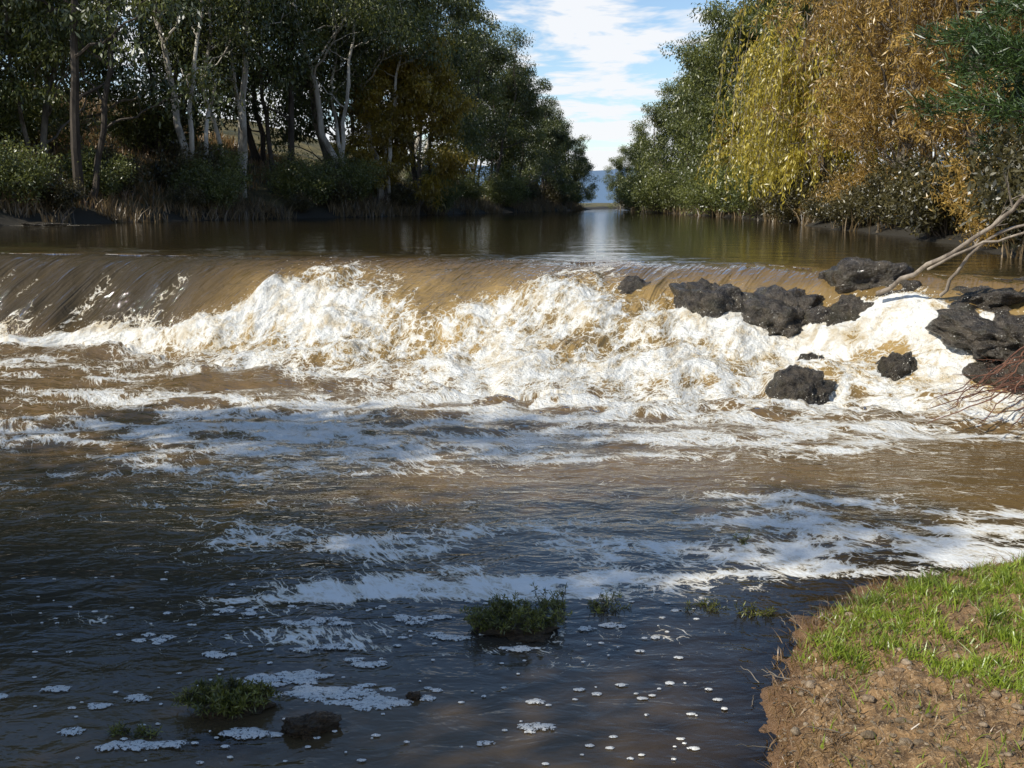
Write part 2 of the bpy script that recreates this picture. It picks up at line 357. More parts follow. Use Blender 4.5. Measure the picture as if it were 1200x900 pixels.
bw=N(nt,'ShaderNodeBump'); bw.inputs['Strength'].default_value=1; bw.inputs['Distance'].default_value=.022; nt.links.new(hb,bw.inputs['Height'])
fn=noise(nt,ob,34,4,.7); fn2=noise(nt,fv,14,4,.7,0,'2D')
bf=N(nt,'ShaderNodeBump'); bf.inputs['Strength'].default_value=1; bf.inputs['Distance'].default_value=.035
nt.links.new(math_(nt,'MULTIPLY',math_(nt,'ADD',math_(nt,'MULTIPLY',fn,.8),fn2),math_(nt,'MULTIPLY_ADD',tu,.8,.2)),bf.inputs['Height'])
dif=N(nt,'ShaderNodeBsdfDiffuse'); nt.links.new(body,dif.inputs['Color']); nt.links.new(bw.outputs[0],dif.inputs['Normal'])
trp=N(nt,'ShaderNodeBsdfTransparent'); trp.inputs['Color'].default_value=(.9,.75,.5,1)
mcl=N(nt,'ShaderNodeMixShader'); nt.links.new(attr(nt,'clarity'),mcl.inputs[0]); nt.links.new(dif.outputs[0],mcl.inputs[1]); nt.links.new(trp.outputs[0],mcl.inputs[2])
gl=N(nt,'ShaderNodeBsdfGlossy'); gl.inputs['Roughness'].default_value=.04; nt.links.new(bw.outputs[0],gl.inputs['Normal'])
fr=N(nt,'ShaderNodeFresnel'); fr.inputs['IOR'].default_value=1.55; nt.links.new(bw.outputs[0],fr.inputs['Normal'])
mw=N(nt,'ShaderNodeMixShader'); nt.links.new(fr.outputs[0],mw.inputs[0]); nt.links.new(mcl.outputs[0],mw.inputs[1]); nt.links.new(gl.outputs[0],mw.inputs[2])
fp=N(nt,'ShaderNodeBsdfPrincipled'); nt.links.new(fcol2,fp.inputs['Base Color']); setin(fp,Roughness=.4); nt.links.new(bf.outputs[0],fp.inputs['Normal'])
mf=N(nt,'ShaderNodeMixShader'); nt.links.new(mask,mf.inputs[0]); nt.links.new(mw.outputs[0],mf.inputs[1]); nt.links.new(fp.outputs[0],mf.inputs[2])
nt.links.new(mf.outputs[0],out.inputs[0])
near_shade=ss(7.0,5.2,Y)*.9*(below>0)*(.45+.55*ss(3.6,4.8,Y))  # shade on the near pool, painted into the body colour
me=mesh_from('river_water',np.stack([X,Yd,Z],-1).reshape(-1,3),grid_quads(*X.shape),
   attrs={'foam':foam.ravel(),'flow':flow.reshape(-1,3),'gold':gold.ravel(),'clarity':clar.ravel(),'turb':turb.ravel(),'upper':upper.ravel(),'falls':falls.ravel(),'near_shade':near_shade.ravel(),'calm':calm.ravel()},mats=[m])
add('river_water',me)

octa=np.array([(1,0,0),(0,1,0),(-1,0,0),(0,-1,0),(0,0,1),(0,0,-1)],float)
of=np.array([(0,1,4),(1,2,4),(2,3,4),(3,0,4),(1,0,5),(2,1,5),(3,2,5),(0,3,5)])
sel=np.argwhere((isfall*rough*(foam>.5)*(X<5)).astype(bool)|((below>0)&(below<.6)&(foam>.6)&(X>-7)&(X<5)))
pick=sel[rng.integers(0,len(sel),30000)]
P=np.stack([X[pick[:,0],pick[:,1]],Yd[pick[:,0],pick[:,1]],Z[pick[:,0],pick[:,1]]],-1)
clump=ss(.0,.6,fbm(P[:,0]*2.5,P[:,1]*2.5,2,120)); keep=rng.random(len(P))<.2+.8*clump; P=P[keep]
P[:,2]+=rng.exponential(.045,len(P)); P[:,1]-=rng.exponential(.05,len(P)); P[:,0]+=rng.normal(0,.03,len(P))
r=rng.uniform(.002,.007,len(P))
V=(P[:,None,:]+octa[None]*r[:,None,None]).reshape(-1,3); Tt=(of[None]+6*np.arange(len(P))[:,None,None]).reshape(-1,3)
add('water_spray',mesh_from('water_spray',V,None,Tt,mats=[M_spray]))

# floating foam: clusters of small irregular flecks
cl=[(-1.33,4.42,.06,.02,4),(-.82,4.51,.12,.03,10),(-.62,4.36,.08,.05,9),(-1.67,3.95,.03,.02,3),(-1.9,4.11,.035,.02,3),(-1.52,4.0,.03,.015,3),(-1.68,3.75,.02,.02,2),
(.07,3.77,.05,.03,5),(-.98,4.19,.18,.05,40),(-.78,4.07,.22,.06,50),(-.58,3.97,.15,.04,28),(-1.37,3.63,.14,.03,16),(-1.0,3.72,.12,.03,10),(-.96,4.80,.12,.05,10),(-.45,4.84,.12,.05,9),(-2.1,4.0,.03,.02,2),
(.0,4.50,.12,.025,7),(-.3,4.62,.08,.03,5),(.45,4.75,.12,.03,6),(-1.6,4.6,.12,.04,6),(-1.35,4.95,.15,.04,7)]
fl=[(-.1,3.65,.020),(.1,3.98,.026),(.35,4.05,.017),(.53,4.01,.014),(.58,4.47,.014),(.84,4.0,.013),(.85,3.92,.011),(.82,4.09,.011),(.67,4.62,.020),(.74,4.4,.013)]
for (x0,y0,sx,sy,k) in cl:
    for i in range(k): fl.append((x0+rng.normal(0,sx*.55),y0+rng.normal(0,sy*.55),rng.uniform(.012,.038)))
for i in range(190):
    yy=rng.uniform(3.5,5.5); fl.append((rng.uniform(-.49,.20)*yy,yy,rng.uniform(.003,.011)*(1 if rng.random()<.85 else 1.8)))
V=[];Tt=[];Ed=[];n0=0
for fi,(x0,y0,r0) in enumerate(fl):
    k=26; th=np.arange(k)*2*np.pi/k; sd=rng.random()*50
    big=min(1,r0/.04)
    rr=r0*(1+.5*(.4+.6*big)*pn(np.cos(th)*1.1+sd,np.sin(th)*1.1)+.3*pn(np.cos(th)*2.6+sd,np.sin(th)*2.6))
    z=.0045+.002*rng.random(); asp=rng.uniform(1.1,1.9)
    ring=np.stack([x0+rr*asp*np.cos(th),y0+rr*.85*np.sin(th),np.full(k,z-.002)],-1)
    mid=np.stack([x0+.8*rr*asp*np.cos(th),y0+.8*rr*.85*np.sin(th),np.full(k,z+.0015)],-1)
    V+=list(ring)+list(mid)+[(x0,y0,z+.0025)]; Ed+=[1.*big]*k+[.5*big]*k+[.2*big]
    for j in range(k):
        a=n0+j;b_=n0+(j+1)%k; Tt+=[(a,b_,b_+k),(a,b_+k,a+k),(a+k,b_+k,n0+2*k)]
    n0+=2*k+1
add('floating_foam',mesh_from('floating_foam',V,None,Tt,attrs={'edge':Ed},mats=[M_foam]))

# ---------------------------------------------------------------- rocks
import bmesh
def rock_mesh(name,seed,mat,sub=5,rough=.35):
    bm=bmesh.new(); bmesh.ops.create_icosphere(bm,subdivisions=sub,radius=1)
    co=np.array([v.co[:] for v in bm.verts])
    r0=np.random.default_rng(seed)
    d=np.full(len(co),9.)
    for i in range(16):
        nrm=r0.normal(size=3); nrm/=np.linalg.norm(nrm); dd=r0.uniform(.62,.95)
        c=co@nrm; d=np.where(c>.15,np.minimum(d,dd/np.maximum(c,.15)),d)
    d=np.minimum(d,1.1)
    nz=rough*(.35*fbm(co[:,0]*1.7+seed,co[:,1]*1.7+co[:,2]*1.3,5,seed,.55)+.35*fbm(co[:,2]*2+seed,co[:,0]*2-co[:,1],4,seed+9,.55))
    co=co*(d+nz)[:,None]
    for v,c in zip(bm.verts,co): v.co=c
    me=bpy.data.meshes.new(name); bm.to_mesh(me); bm.free(); me.materials.append(mat)
    for p_ in me.polygons: p_.use_smooth=True
    return me
rm=[rock_mesh('rock_mesh_%d'%i,i+3,M_rock,5,.42) for i in range(5)]
for (x,y,z,sx,sy,sz,rz,k) in [
 (1.55,13.3,.76,.36,.5,.32,2,3),(2.45,12.8,.68,.62,.55,.42,4,1),(3.25,12.3,.60,.75,.55,.50,1.2,1),(4.1,12.4,.93,.72,.55,.40,2.2,2),(4.4,11.8,.82,.45,.45,.36,.1,4),(3.8,11.9,.62,.5,.45,.40,3,0),
 (2.98,10.55,.02,.42,.32,.34,1,4),(3.3,11.2,.15,.25,.25,.28,2,1),(3.95,10.7,.22,.22,.25,.30,2,0),
 (4.95,10.45,.64,.75,.65,.34,.5,1),(5.4,9.9,.60,.7,.65,.40,2.5,3),(5.3,9.4,.25,.6,.5,.33,1.5,0),(4.95,10.1,.22,.5,.45,.34,3.5,2),(5.6,11.0,.95,.6,.5,.3,1,4),(5.0,11.2,.90,.55,.45,.26,2,0),(5.7,9.0,.3,.5,.5,.30,2,2)]:
    add('rock',rm[k],(x,y,z),(rng.normal(0,.12),rng.normal(0,.12),rz),(sx,sy,sz))
add('rock',rm[2],(-16.6,37.6,1.2),(0,0,.4),(.9,.5,.12))

mb=MB()
def curve(pts,n=14,j=.015):
    pts=np.asarray(pts,float); t=np.linspace(0,1,len(pts)); tt=np.linspace(0,1,n)
    P=np.stack([np.interp(tt,t,pts[:,i]) for i in range(3)],-1)
    P[1:-1]=(P[:-2]+2*P[1:-1]+P[2:])/4
    P[1:-1]+=rng.normal(0,j,(n-2,3)); return P
def twigs(mb,P,R,nn,L,m=0,depth=1,up=.3):
    for i in range(nn):
        k=rng.integers(len(P)//4,len(P)-1); d=P[k]-P[k-1]; d=d/np.linalg.norm(d)+rng.normal(0,.55,3)+np.array([0,0,up]); d/=np.linalg.norm(d)
        l=L*rng.uniform(.5,1.2); Q=curve([P[k],P[k]+d*l*.5+rng.normal(0,.05*l,3),P[k]+d*l+rng.normal(0,.12*l,3)],8,.01*l)
        r=R[k]*.55; RR=np.linspace(r,r*.25,8); mb.tube(Q,RR,5,m)
        if depth>0: twigs(mb,Q,RR,3,l*.5,m,depth-1,up)
P=curve([(4.0,11.5,1.02),(4.25,11.0,1.3),(4.5,10.6,1.55),(4.75,10.2,1.9),(4.9,10,2.15),(5.6,9.6,2.9)],18,.015); R=np.linspace(.026,.018,18); mb.tube(P,R,8); twigs(mb,P,R,3,.4)
P=curve([(4.45,10.9,1.05),(4.55,10.7,1.35),(4.72,10.4,1.7),(5.0,10.1,1.85),(5.5,9.9,2.2)],16,.015); R=np.linspace(.019,.012,16); mb.tube(P,R,8); twigs(mb,P,R,2,.35)
P=curve([(4.3,10.9,1.32),(4.6,10.4,1.62),(4.95,10.2,1.72),(5.5,10,1.9)],12,.02); R=np.linspace(.015,.011,12); mb.tube(P,R,6); twigs(mb,P,R,2,.3)
add('dead_branch',mb.mesh('dead_branch',[M_deadwood],True))
mb=MB()
for i in range(16):
    s=np.array([rng.uniform(4.7,5.3),rng.uniform(9.0,9.8),rng.uniform(.25,.8)]); e=np.array([rng.uniform(3.6,4.4),rng.uniform(8.5,9.3),rng.uniform(.03,.4)])
    mid=(s+e)/2+np.array([0,0,rng.uniform(-.05,.15)]); P=curve([s,mid,e],14,.012); R=np.linspace(.010,.004,14); mb.tube(P,R,5); twigs(mb,P,R,4,.3,0,1,.05)
add('red_twigs',mb.mesh('red_twigs',[M_redtwig],True))
# small sticks washed up along the waterline of the near bank
mb=MB()
for i in range(34):
    y=rng.uniform(3.5,5.2); x=np.interp(y,Ry,Rx)+rng.uniform(-.12,.25); a=rng.uniform(0,3.14); l=rng.uniform(.04,.16)
    z=max(float(ground_h(np.array([x]),np.array([y]))[0]),0)+.008
    P=curve([(x,y,z),(x+.5*l*math.cos(a),y+.5*l*math.sin(a),z+.012),(x+l*math.cos(a),y+l*math.sin(a),z+.006)],7,.003); mb.tube(P,np.linspace(.003,.0012,7),4)
add('washed_up_twigs',mb.mesh('washed_up_twigs',[M_bark_mid],True))

# ---------------------------------------------------------------- trees
def unit(v): return v/(np.linalg.norm(v)+1e-9)
def eucalypt(name,seed,H,mats,stems=2,nb=16,leafN=200,leafL=.26,leafW=.09,low=.35,spread=.30,lean=.12,clr=.075):
    global rng
    old=rng; rng=np.random.default_rng(seed); mb=MB()
    for s_ in range(stems):
        az=rng.uniform(0,6.28); hh=H*rng.uniform(.8,1) if s_ else H
        top=np.array([math.cos(az)*lean*hh*rng.uniform(.4,1.5),math.sin(az)*lean*hh*rng.uniform(.4,1.5),hh*.93])
        b0=np.array([math.cos(az)*.25*s_,math.sin(az)*.25*s_,-.5])
        n=14; t=np.linspace(0,1,n)[:,None]; P=b0*(1-t)+top*t
        P[1:]+=np.cumsum(rng.normal(0,.010*hh,(n-1,3))*np.array([1,1,.2]),0)
        r0=.0125*hh/(1+.25*s_); R=r0*(1-.82*t[:,0]**.9); R[0]*=1.35; mb.tube(P,R,8)
        for b in range(nb):
            tb=low+(1-low)*((b+rng.random())/nb)**.85; k=min(n-2,int(tb*(n-1))); base=P[k]+(P[k+1]-P[k])*(tb*(n-1)-k)
            a=rng.uniform(0,6.28); el=rng.uniform(.25,.95); L=spread*hh*(1.15-.65*tb)*rng.uniform(.55,1.15)
            d=np.array([math.cos(a)*math.cos(el),math.sin(a)*math.cos(el),math.sin(el)])
            Q=curve([base,base+d*L*.5+np.array([0,0,-.02*L]),base+d*L+np.array([0,0,rng.uniform(-.05,.12)*L])],9,.025*L)
            rb=R[k]*.45; RR=np.linspace(rb,rb*.3,9); mb.tube(Q,RR,5)
            ends=[(Q[-1],1.)]
            for c in range(4):
                kk=rng.integers(3,8); dd=unit(d+rng.normal(0,.7,3)); l2=L*rng.uniform(.25,.5)
                Q2=curve([Q[kk],Q[kk]+dd*l2*.5,Q[kk]+dd*l2],5,.02*L); mb.tube(Q2,np.linspace(RR[kk]*.6,RR[kk]*.2,5),4); ends.append((Q2[-1],.8))
            for (e,w) in ends:
                rc=clr*H*rng.uniform(.6,1.25)*w; m_=int(leafN*rng.uniform(.6,1.3))
                u=rng.normal(size=(m_,3)); u/=np.linalg.norm(u,axis=1)[:,None]; rad=rng.random(m_)**.45
                ctr=e+u*rad[:,None]*rc*np.array([1.15,1.15,.7])+rng.normal(0,.12*rc,(m_,3))
                dirs=rng.normal(0,.6,(m_,3))+np.array([0,0,-.8])+u*.3
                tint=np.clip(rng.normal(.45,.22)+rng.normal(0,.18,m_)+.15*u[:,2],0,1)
                mb.leaves(ctr,dirs,leafL*rng.uniform(.6,1.3,m_),leafW*rng.uniform(.7,1.2,m_),1,tint)
    me=mb.mesh(name,mats); rng=old; return me
def shrub(name,seed,H,W,mats,nst=26,leafN=130,L=.18,Wd=.07,droop=0.0):
    global rng
    old=rng; rng=np.random.default_rng(seed); mb=MB()
    for i in range(nst):
        a=rng.uniform(0,6.28); rr=W*math.sqrt(rng.random()); h=H*rng.uniform(.45,1)*(1-.45*(rr/W)**2)
        e=np.array([math.cos(a)*rr,math.sin(a)*rr,h]); Q=curve([(e[0]*.15,e[1]*.15,-.2),(e[0]*.6,e[1]*.6,h*.6),e],8,.03*H); mb.tube(Q,np.linspace(.03,.01,8),4)
        for q in (Q[-1],Q[-3],Q[3]):
            m_=leafN; u=rng.normal(size=(m_,3)); rc=.15*H*rng.uniform(.7,1.3)
            ctr=q+u*rc*np.array([.7,.7,.55]); ctr[:,2]=np.maximum(ctr[:,2],.02)
            tint=np.clip(rng.normal(.45,.2)+rng.normal(0,.2,m_),0,1)
            mb.leaves(ctr,rng.normal(0,.6,(m_,3))+np.array([0,0,.3-droop]),L*rng.uniform(.6,1.3,m_),Wd*rng.uniform(.7,1.2,m_),1,tint)
    me=mb.mesh(name,mats); rng=old; return me
def willow(name,seed,H,W,mats,ns=260,per=70,L=.22,Wd=.045,drop=.75,upright=0.0):
    global rng
    old=rng; rng=np.random.default_rng(seed); mb=MB()
    P=curve([(0,0,-.5),(.2,.1,H*.25),(.1,-.2,H*.5)],8,.05); mb.tube(P,np.linspace(.020*H,.012*H,8),9)
    anchors=[]
    for i in range(26):
        a=rng.uniform(0,6.28); el=rng.uniform(.35,1.35); l=H*.62*rng.uniform(.5,1); d=np.array([math.cos(a)*math.cos(el)*W/(H*.45),math.sin(a)*math.cos(el)*W/(H*.45),math.sin(el)])
        s=P[rng.integers(1,8)]; Q=curve([s,s+d*l*.5+np.array([0,0,.08*l]),s+d*l*.9],10,.02*l); mb.tube(Q,np.linspace(.005*H,.0015*H,10),5); anchors+=[Q[k] for k in range(3,10)]
    anchors=np.array(anchors)
    gt=rng.normal(.45,.22,len(anchors))
    for i in range(ns):
        ia=rng.integers(len(anchors)); s=anchors[ia]+rng.normal(0,.05*H,3)*np.array([1,1,.5])
        out=unit(np.array([s[0],s[1],0])+rng.normal(0,.3,3)*np.array([1,1,0]))*rng.uniform(.3,1.2)*(.1*H)
        ln=drop*s[2]*rng.uniform(.25,1.0)
        t=np.linspace(0,1,per)[:,None]
        C_=s+out*np.sqrt(t)+np.array([0,0,1.])*(.04*H*np.sin(t*2.4)-ln*t**1.3+upright*H*.22*t)
        C_[:,2]=np.maximum(C_[:,2],.15*rng.random()+.02)
        C_+=rng.normal(0,.06,C_.shape)
        mb.tube(C_[::10],np.full(len(C_[::10]),.008),3,0)
        tint=np.clip(gt[ia]+rng.normal(0,.2,per),0,1)
        mb.leaves(C_,rng.normal(0,.45,C_.shape)+np.array([0,0,-1.0+1.6*upright]),L*rng.uniform(.6,1.3,per),Wd*rng.uniform(.7,1.2,per),1,tint)
    me=mb.mesh(name,mats); rng=old; return me

E=[eucalypt('eucalypt_a',1,17,[M_bark_dark,M_leaf_euc],2,14,140,low=.22),
   eucalypt('eucalypt_b',2,18,[M_bark_mid,M_leaf_euc],3,10,130,low=.28),
   eucalypt('eucalypt_c',3,18,[M_bark_pale,M_leaf_euc2],3,11,120,low=.34,lean=.16),
   eucalypt('eucalypt_d',4,14,[M_bark_mid,M_leaf_euc2],2,16,160,low=.10,spread=.34),
   eucalypt('eucalypt_e',5,13,[M_bark_dark,M_leaf_euc],2,17,160,low=.06,spread=.33,lean=.06)]
yel=eucalypt('autumn_tree',8,9,[M_bark_mid,M_leaf_yel],2,18,150,low=.08,spread=.36,clr=.09)
def gz(x,y): return float(ground_h(np.array([x],float),np.array([y],float))[0])
def plant(name,me,x,y,s=1,r=None,dz=0):
    add(name,me,(x,y,gz(x,y)+dz),(0,0,rng.uniform(0,6.28) if r is None else r),s)
for (k,x,y,s) in [(0,-17.8,44,1.05),(1,-22,42,1.0),(0,-25,50,1.1),(3,-20.5,46.5,.95),(4,-28,44,1.2),(2,-16.0,53,1.0),(2,-14.2,56,1.05),(0,-12.8,60,1.1),(1,-19,60,1.1),(2,-10.4,62.5,1.05),(0,-15.5,67,1.2),
  (1,-10.8,68,1.15),(2,-8.2,67,1.0),(4,-12,75,1.4),(0,-6.6,78,1.12),(2,-7.5,84,1.15),(3,-4.4,87,1.0),(0,-2.0,92,.82),(4,-3.5,96,1.1),(3,.5,98,.86),(4,2.9,105,.76),(4,1.2,108,.95),(3,5.3,112,.60),(4,7.2,119,.52),(4,4.3,118,.75),
  (3,-22,55,1.1),(4,-25,57,1.2),(4,-20,68,1.3),(4,-33,58,1.3),(3,-24,47,.8),
  (3,12.9,128,.50),(4,13.4,112,.62),(3,14.4,104,.78),(4,15.7,96,.92),(3,15.0,88,.92),(0,16.4,82,.80),(3,14.9,76,.92),(3,15.4,69,1.0),(1,17.9,64,.90),(3,15.8,58,1.05),(0,18.5,54,.95),(3,15.4,51,.95),(4,18.5,42,1.1),(4,18.5,34,1.1),(4,17.5,28,1.0)]:
    plant('eucalyptus_tree',E[k],x,y,s*rng.uniform(.97,1.03))
# trees on the bank beside the photographer, shading the near water
plant('eucalyptus_tree',E[4],-9.7,-.9,.80,1.0); plant('eucalyptus_tree',E[3],-13.0,.3,.80,2.0)
plant('autumn_tree',yel,-6.2,69,1.15); plant('autumn_tree',yel,-9.0,67,.8); plant('autumn_tree',yel,13.2,62,.6)
wil=willow('willow_a',21,11,3.0,[M_bark_mid,M_leaf_wil],300,70,.22,.065,.95)
plant('willow_tree',wil,11.6,41,1.0,.5); plant('willow_tree',wil,12.6,47,.85,2.5)
org=willow('willow_b',22,11,3.6,[M_bark_mid,M_leaf_org],480,70,.20,.036,.62,.35)
plant('autumn_willow_tree',org,11.6,31.5,1.0,1.0); plant('autumn_willow_tree',org,11.3,26.0,.95,3.0); plant('autumn_willow_tree',org,13.8,36,1.1,4.0)
def sheoak(name,seed,H,mats):
    global rng
    old=rng; rng=np.random.default_rng(seed); mb=MB()
    P=curve([(0,0,-.5),(.1,0,H*.5),(0,.1,H)],12,.05); R=np.linspace(.015*H,.004*H,12); mb.tube(P,R,8)
    for i in range(80):
        t=.16+.82*(i+rng.random())/80; s=np.array([np.interp(t,np.linspace(0,1,12),P[:,j]) for j in range(3)])
        a=rng.uniform(0,6.28); L=(.30*H)*(1.05-t)**.5*rng.uniform(.6,1.1); d=np.array([math.cos(a),math.sin(a),rng.uniform(.0,.5)])
        Q=curve([s,s+d*L*.5,s+d*L+np.array([0,0,-.08*L])],9,.02*L); mb.tube(Q,np.linspace(.02,.006,9),4)
        g=rng.normal(.4,.2)
        m_=480; k=rng.uniform(1.5,8,m_); ii=np.clip(k.astype(int),0,7); c=Q[ii]+(Q[ii+1]-Q[ii])*(k-ii)[:,None]+rng.normal(0,.13,(m_,3))*np.array([1,1,.8])
        mb.leaves(c,rng.normal(0,.55,(m_,3))+np.array([0,0,.1])+d*.6,.26*rng.uniform(.6,1.3,m_),.025,1,np.clip(g+rng.normal(0,.2,m_),0,1))
    me=mb.mesh(name,mats); rng=old; return me
so=sheoak('she_oak',31,9.5,[M_bark_dark,M_leaf_pine])
plant('she_oak_tree',so,9.9,19.3,1.0,.3); plant('she_oak_tree',so,12.4,21.5,1.15,2.0)
sh=[shrub('shrub_a',41,2.4,1.7,[M_bark_dark,M_shrub]),shrub('shrub_b',42,3.4,2.2,[M_bark_dark,M_leaf_euc2]),shrub('shrub_c',43,2.6,2.0,[M_bark_mid,M_leaf_org],30,110,.18,.04)]
for y in list(np.linspace(36,120,46)):
    x=np.interp(y,Ly,Lx)-rng.uniform(.2,4.0); plant('shrub',sh[rng.choice([0,0,1])],x,y,rng.uniform(.4,1.0))
for y in list(np.linspace(48,125,26)):
    x=np.interp(y,Ry,Rx)+rng.uniform(-.2,2.2); plant('shrub',sh[rng.choice([0,1,1])],x,y,rng.uniform(.6,1.2))
for y in np.linspace(14,47,34):
    x=np.interp(y,Ry,Rx)+rng.uniform(.2,1.6); plant('shrub',sh[rng.choice([0,0,2])],x,y,rng.uniform(.35,.75))
for y in [40,43,47,52,60]:
    plant('shrub',sh[1],np.interp(y,Ly,Lx)-rng.uniform(7,12),y,rng.uniform(.9,1.3))

def blades(name,P,H,W,mats,lean=.3,tint=None):
    n=len(P); a=rng.uniform(0,6.28,n); w=W*rng.uniform(.6,1.3,n); h=H*rng.uniform(.5,1.25,n)
    s=np.stack([np.cos(a),np.sin(a),0*a],-1)*w[:,None]*.5; l=rng.normal(0,lean,(n,2))*h[:,None]
    m1=P+np.stack([l[:,0]*.35,l[:,1]*.35,h*.55],-1); tp=P+np.stack([l[:,0],l[:,1],h],-1)
    V=np.stack([P-s,P+s,m1+s*.8,m1-s*.8,tp],1).reshape(-1,3); b=5*np.arange(n)[:,None]
    Q=b+np.array([[0,1,2,3]]); T_=b+np.array([[3,2,4]])
    if tint is None: tint=np.clip(rng.normal(.5,.22,n),0,1)
    return mesh_from(name,V,Q,T_,False,{'tint':np.repeat(tint,5)},mats)
P=[]
for i in range(20000):
    if rng.random()<.75:
        y=rng.uniform(34,112); x=np.interp(y,Ly,Lx)-abs(rng.normal(0,1.6))+.4
        if pn(y*.25,0,130)+.5*pn(y*1.1,x*.7,131)<.0: continue
    else:
        y=rng.uniform(14,110); x=np.interp(y,Ry,Rx)+abs(rng.normal(0,1.0))-.3
        if pn(y*.4,0,133)+.5*pn(y*1.5,x*.9,131)<.2: continue
    P.append((x,y,0))
P=np.array(P); P[:,2]=np.maximum(ground_h(P[:,0],P[:,1]),1.12)-.03
add('reeds',blades('reeds',P,.70,.04,[M_reed],.4))
P=np.stack([rng.uniform(-44,-14,30000),rng.uniform(30,75,30000),np.zeros(30000)],-1); P=P[bankd(P[:,0],P[:,1])>.8]; P[:,2]=ground_h(P[:,0],P[:,1])-.02
add('dry_grass',blades('dry_grass',P,.5,.06,[M_drygrass],.4))

n=160000; P=np.stack([rng.uniform(.9,4.2,n),rng.uniform(2.4,6.4,n),np.zeros(n)],-1)
d=bankd(P[:,0],P[:,1])
bl=P[:,1]+.34*pn(P[:,0]*2,P[:,1]*2,140)+.22*pn(P[:,0]*6,P[:,1]*6,145)+ (P[:,0]-1.5)*.95
bare=ss(4.05,3.75,bl)
tuft=ss(-.1,.5,fbm(P[:,0]*9,P[:,1]*9,2,148))
dens=ss(.02,.2,d)*(1-.94*bare)*np.clip(.8+1.1*fbm(P[:,0]*3,P[:,1]*3,4,141),.04,1)*(.5+.5*tuft)
kp=rng.random(n)<dens; P=P[kp]; tuft=tuft[kp]; P[:,2]=ground_h(P[:,0],P[:,1])-.004
tint=np.clip(.5+.4*pn(P[:,0]*4,P[:,1]*4,142)+rng.normal(0,.2,len(P)),0,1)
add('grass',blades('grass',P,.034+.038*tuft,.006,[M_grass],.6,tint))
n=40000; P=np.stack([rng.uniform(.8,4.0,n),rng.uniform(2.6,6.3,n),np.zeros(n)],-1); d=bankd(P[:,0],P[:,1])
P=P[rng.random(n)<(ss(-.06,.03,d)*np.clip(ss(.35,.08,d)*np.clip(.7+1.2*pn(P[:,0]*5,P[:,1]*5,147),0,1)+.16,0,1))]; P[:,2]=ground_h(P[:,0],P[:,1])-.004
add('dead_grass',blades('dead_grass',P,.05,.005,[M_drygrass],1.0))
V=[];Q=[]
bm=bmesh.new(); bmesh.ops.create_icosphere(bm,subdivisions=2,radius=1); bco=np.array([v.co[:] for v in bm.verts]); bf_=np.array([[v.index for v in f.verts] for f in bm.faces]); bm.free()
k=0
for i in range(1000):
    x=rng.uniform(1.0,2.2); y=rng.uniform(3.1,4.15) if i<900 else rng.uniform(4.2,5.2)
    dd=float(bankd(np.array([x]),np.array([y]))[0])
    if dd<.01 or (i>=900 and dd>.22): continue
    r=rng.choice([.003,.006,.011,.02],p=[.48,.34,.14,.04])*rng.uniform(.8,1.3)
    c=bco*(1+.3*pn(bco[:,0]*1.5+i,bco[:,1]*1.5+bco[:,2]))[:,None]*r*np.array([1.2,.9,.6])
    an=rng.uniform(0,6.28); c=c@np.array([[math.cos(an),math.sin(an),0],[-math.sin(an),math.cos(an),0],[0,0,1]])
    V.append(c+np.array([x,y,gz(x,y)+r*.1])); Q.append(bf_+k*len(bco)); k+=1
add('pebbles',mesh_from('pebbles',np.concatenate(V),None,np.concatenate(Q),mats=[M_pebble]))

def weed(name,x,y,W,H,n,rock=None,seed=0,upr=.6,sprigs=34):
    mb=MB(); 
    par=bpy.data.objects.new(name,None); C.objects.link(par); par.location=(x,y,0)
    for i in range(sprigs):
        a=rng.uniform(0,6.28); rr=W*math.sqrt(rng.random())*.8; b0=np.array([rr*math.cos(a)*.8,rr*math.sin(a)*.5,-.01 if rock is None else H*.35*(1-(rr/W)**2)])
        e=b0+np.array([math.cos(a)*W*rng.uniform(.1,.6),math.sin(a)*W*.4*rng.uniform(.1,.6),H*rng.uniform(.15,1)**1.5*upr]); Pq=curve([b0,(b0+e)/2+np.array([0,0,.10*H]),e],9,.005)
        mb.tube(Pq,np.linspace(.0022,.001,9),4,0)
        g=rng.normal(.45,.25); m_=n; ii=rng.integers(0,8,m_); c=Pq[ii]+(Pq[ii+1]-Pq[ii])*rng.random((m_,1))
        mb.leaves(c,rng.normal(0,.8,(m_,3))+np.array([0,0,.4]),.026*rng.uniform(.5,1.4,m_),.005,1,np.clip(g+rng.normal(0,.2,m_),0,1))
    o=bpy.data.objects.new('leaves',mb.mesh(name+'_leaves',[M_bark_dark,M_weed])); C.objects.link(o); o.parent=par
    if rock:
        o=bpy.data.objects.new('mound',rock_mesh(name+'_mound',50+seed,M_mudrock,4,.6)); C.objects.link(o); o.parent=par; o.scale=(W*.95,W*.6,H*rock)
weed('weed_clump',.02,4.72,.24,.13,60,.35,1,.85,85)
weed('weed_clump',-1.14,3.93,.20,.13,60,.5,2,.5,95)
weed('weed_clump',.18,5.0,.12,.13,40,None,3,.9,14)
weed('weed_sprig',.48,4.98,.14,.10,30,None,4,.9,16)
weed('weed_sprig',.95,4.98,.12,.07,26,None,5,.8,12)
weed('weed_sprig',1.2,4.9,.12,.09,26,None,6,.8,14)
weed('weed_sprig',1.35,6.0,.07,.11,20,None,7,.8,7)
weed('weed_sprig',-1.45,3.72,.10,.06,30,None,8,.7,14)
add('mud_rock',rock_mesh('mud_rock',77,M_mudrock,5,.5),(-.78,3.76,.01),(0,0,.3),(.13,.09,.065))
add('mud_rock',rock_mesh('mud_rock_b',78,M_mudrock,4,.5),(-.40,4.02,.01),(0,0,.3),(.035,.03,.02))

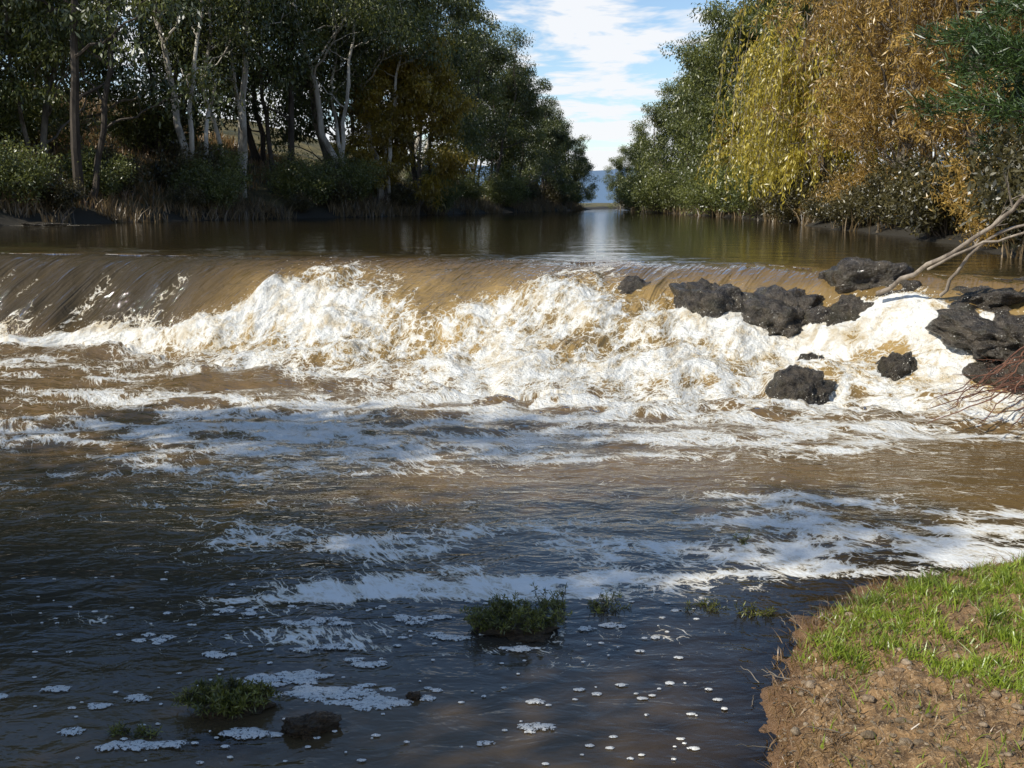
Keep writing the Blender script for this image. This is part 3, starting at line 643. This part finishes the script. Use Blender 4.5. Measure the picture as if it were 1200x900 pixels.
# ---------------------------------------------------------------- hills
hx=np.linspace(-2500,2500,260); hy=np.linspace(1500,2600,14); HX,HY=np.meshgrid(hx,hy)
HZ=(58+26*fbm(HX*.0016,HY*.0005,4,150))*np.sin(np.clip((HY-1500)/1100,0,1)*np.pi)**.5*1.25-3
m,nt,out=newmat('hazed_forest'); p=N(nt,'ShaderNodeBsdfPrincipled'); setin(p,Roughness=1)
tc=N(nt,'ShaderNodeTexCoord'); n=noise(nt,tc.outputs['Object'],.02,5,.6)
nt.links.new(mixc(nt,n,(.09,.15,.24),(.13,.20,.28)),p.inputs['Base Color']); nt.links.new(p.outputs[0],out.inputs[0])  # blue haze of distance put into the forest colour
add('hills',mesh_from('hills',np.stack([HX,HY,HZ],-1).reshape(-1,3),grid_quads(*HX.shape),mats=[m]))

# ---------------------------------------------------------------- sky, sun
to_sun=np.array([-.64,-.42,.66]); to_sun/=np.linalg.norm(to_sun)
el=math.asin(to_sun[2]); az=math.atan2(to_sun[0],to_sun[1])
W=bpy.data.worlds.new('World'); S.world=W; W.use_nodes=True; nt=W.node_tree; nt.nodes.clear()
out=nt.nodes.new('ShaderNodeOutputWorld'); bg=nt.nodes.new('ShaderNodeBackground'); bg.inputs['Strength'].default_value=.15
sky=nt.nodes.new('ShaderNodeTexSky'); sky.sky_type='NISHITA'; sky.sun_disc=False; sky.sun_elevation=el; sky.sun_rotation=az
sky.air_density=1.0; sky.dust_density=.2; sky.ozone_density=3.0
tc=nt.nodes.new('ShaderNodeTexCoord'); sp=nt.nodes.new('ShaderNodeSeparateXYZ'); nt.links.new(tc.outputs['Generated'],sp.inputs[0])
zz=math_(nt,'ADD',math_(nt,'MAXIMUM',sp.outputs[2],0),.10)
cb=nt.nodes.new('ShaderNodeCombineXYZ'); nt.links.new(math_(nt,'DIVIDE',sp.outputs[0],zz),cb.inputs[0]); nt.links.new(math_(nt,'DIVIDE',sp.outputs[1],zz),cb.inputs[1])
cn=noise(nt,cb.outputs[0],1.9,5,.6,.2,'2D')
bias=math_(nt,'MULTIPLY',math_(nt,'SUBTRACT',.20,sp.outputs[2]),.85)
clf=mrange(nt,math_(nt,'ADD',cn,bias),.48,.60)
mix=mixc(nt,math_(nt,'MULTIPLY',clf,.94),sky.outputs[0],(6.3,6.4,6.6))
nt.links.new(mix,bg.inputs[0]); nt.links.new(bg.outputs[0],out.inputs[0])
L=bpy.data.lights.new('sun','SUN'); L.energy=5; L.angle=math.radians(.5); L.color=(1,.96,.87)
lo=bpy.data.objects.new('sun',L); C.objects.link(lo)
from mathutils import Vector
lo.rotation_euler=Vector(to_sun).to_track_quat('Z','Y').to_euler(); lo.location=(-20,-4,30)

cam=bpy.data.cameras.new('camera'); co=bpy.data.objects.new('camera',cam); C.objects.link(co)
co.location=(0,0,2.0); co.rotation_euler=(math.radians(90-9.8),0,0); cam.sensor_width=36; cam.lens=36.9; cam.clip_end=8000; cam.clip_start=.05
S.camera=co
S.view_settings.view_transform='Standard'; S.view_settings.look='None'; S.view_settings.exposure=0
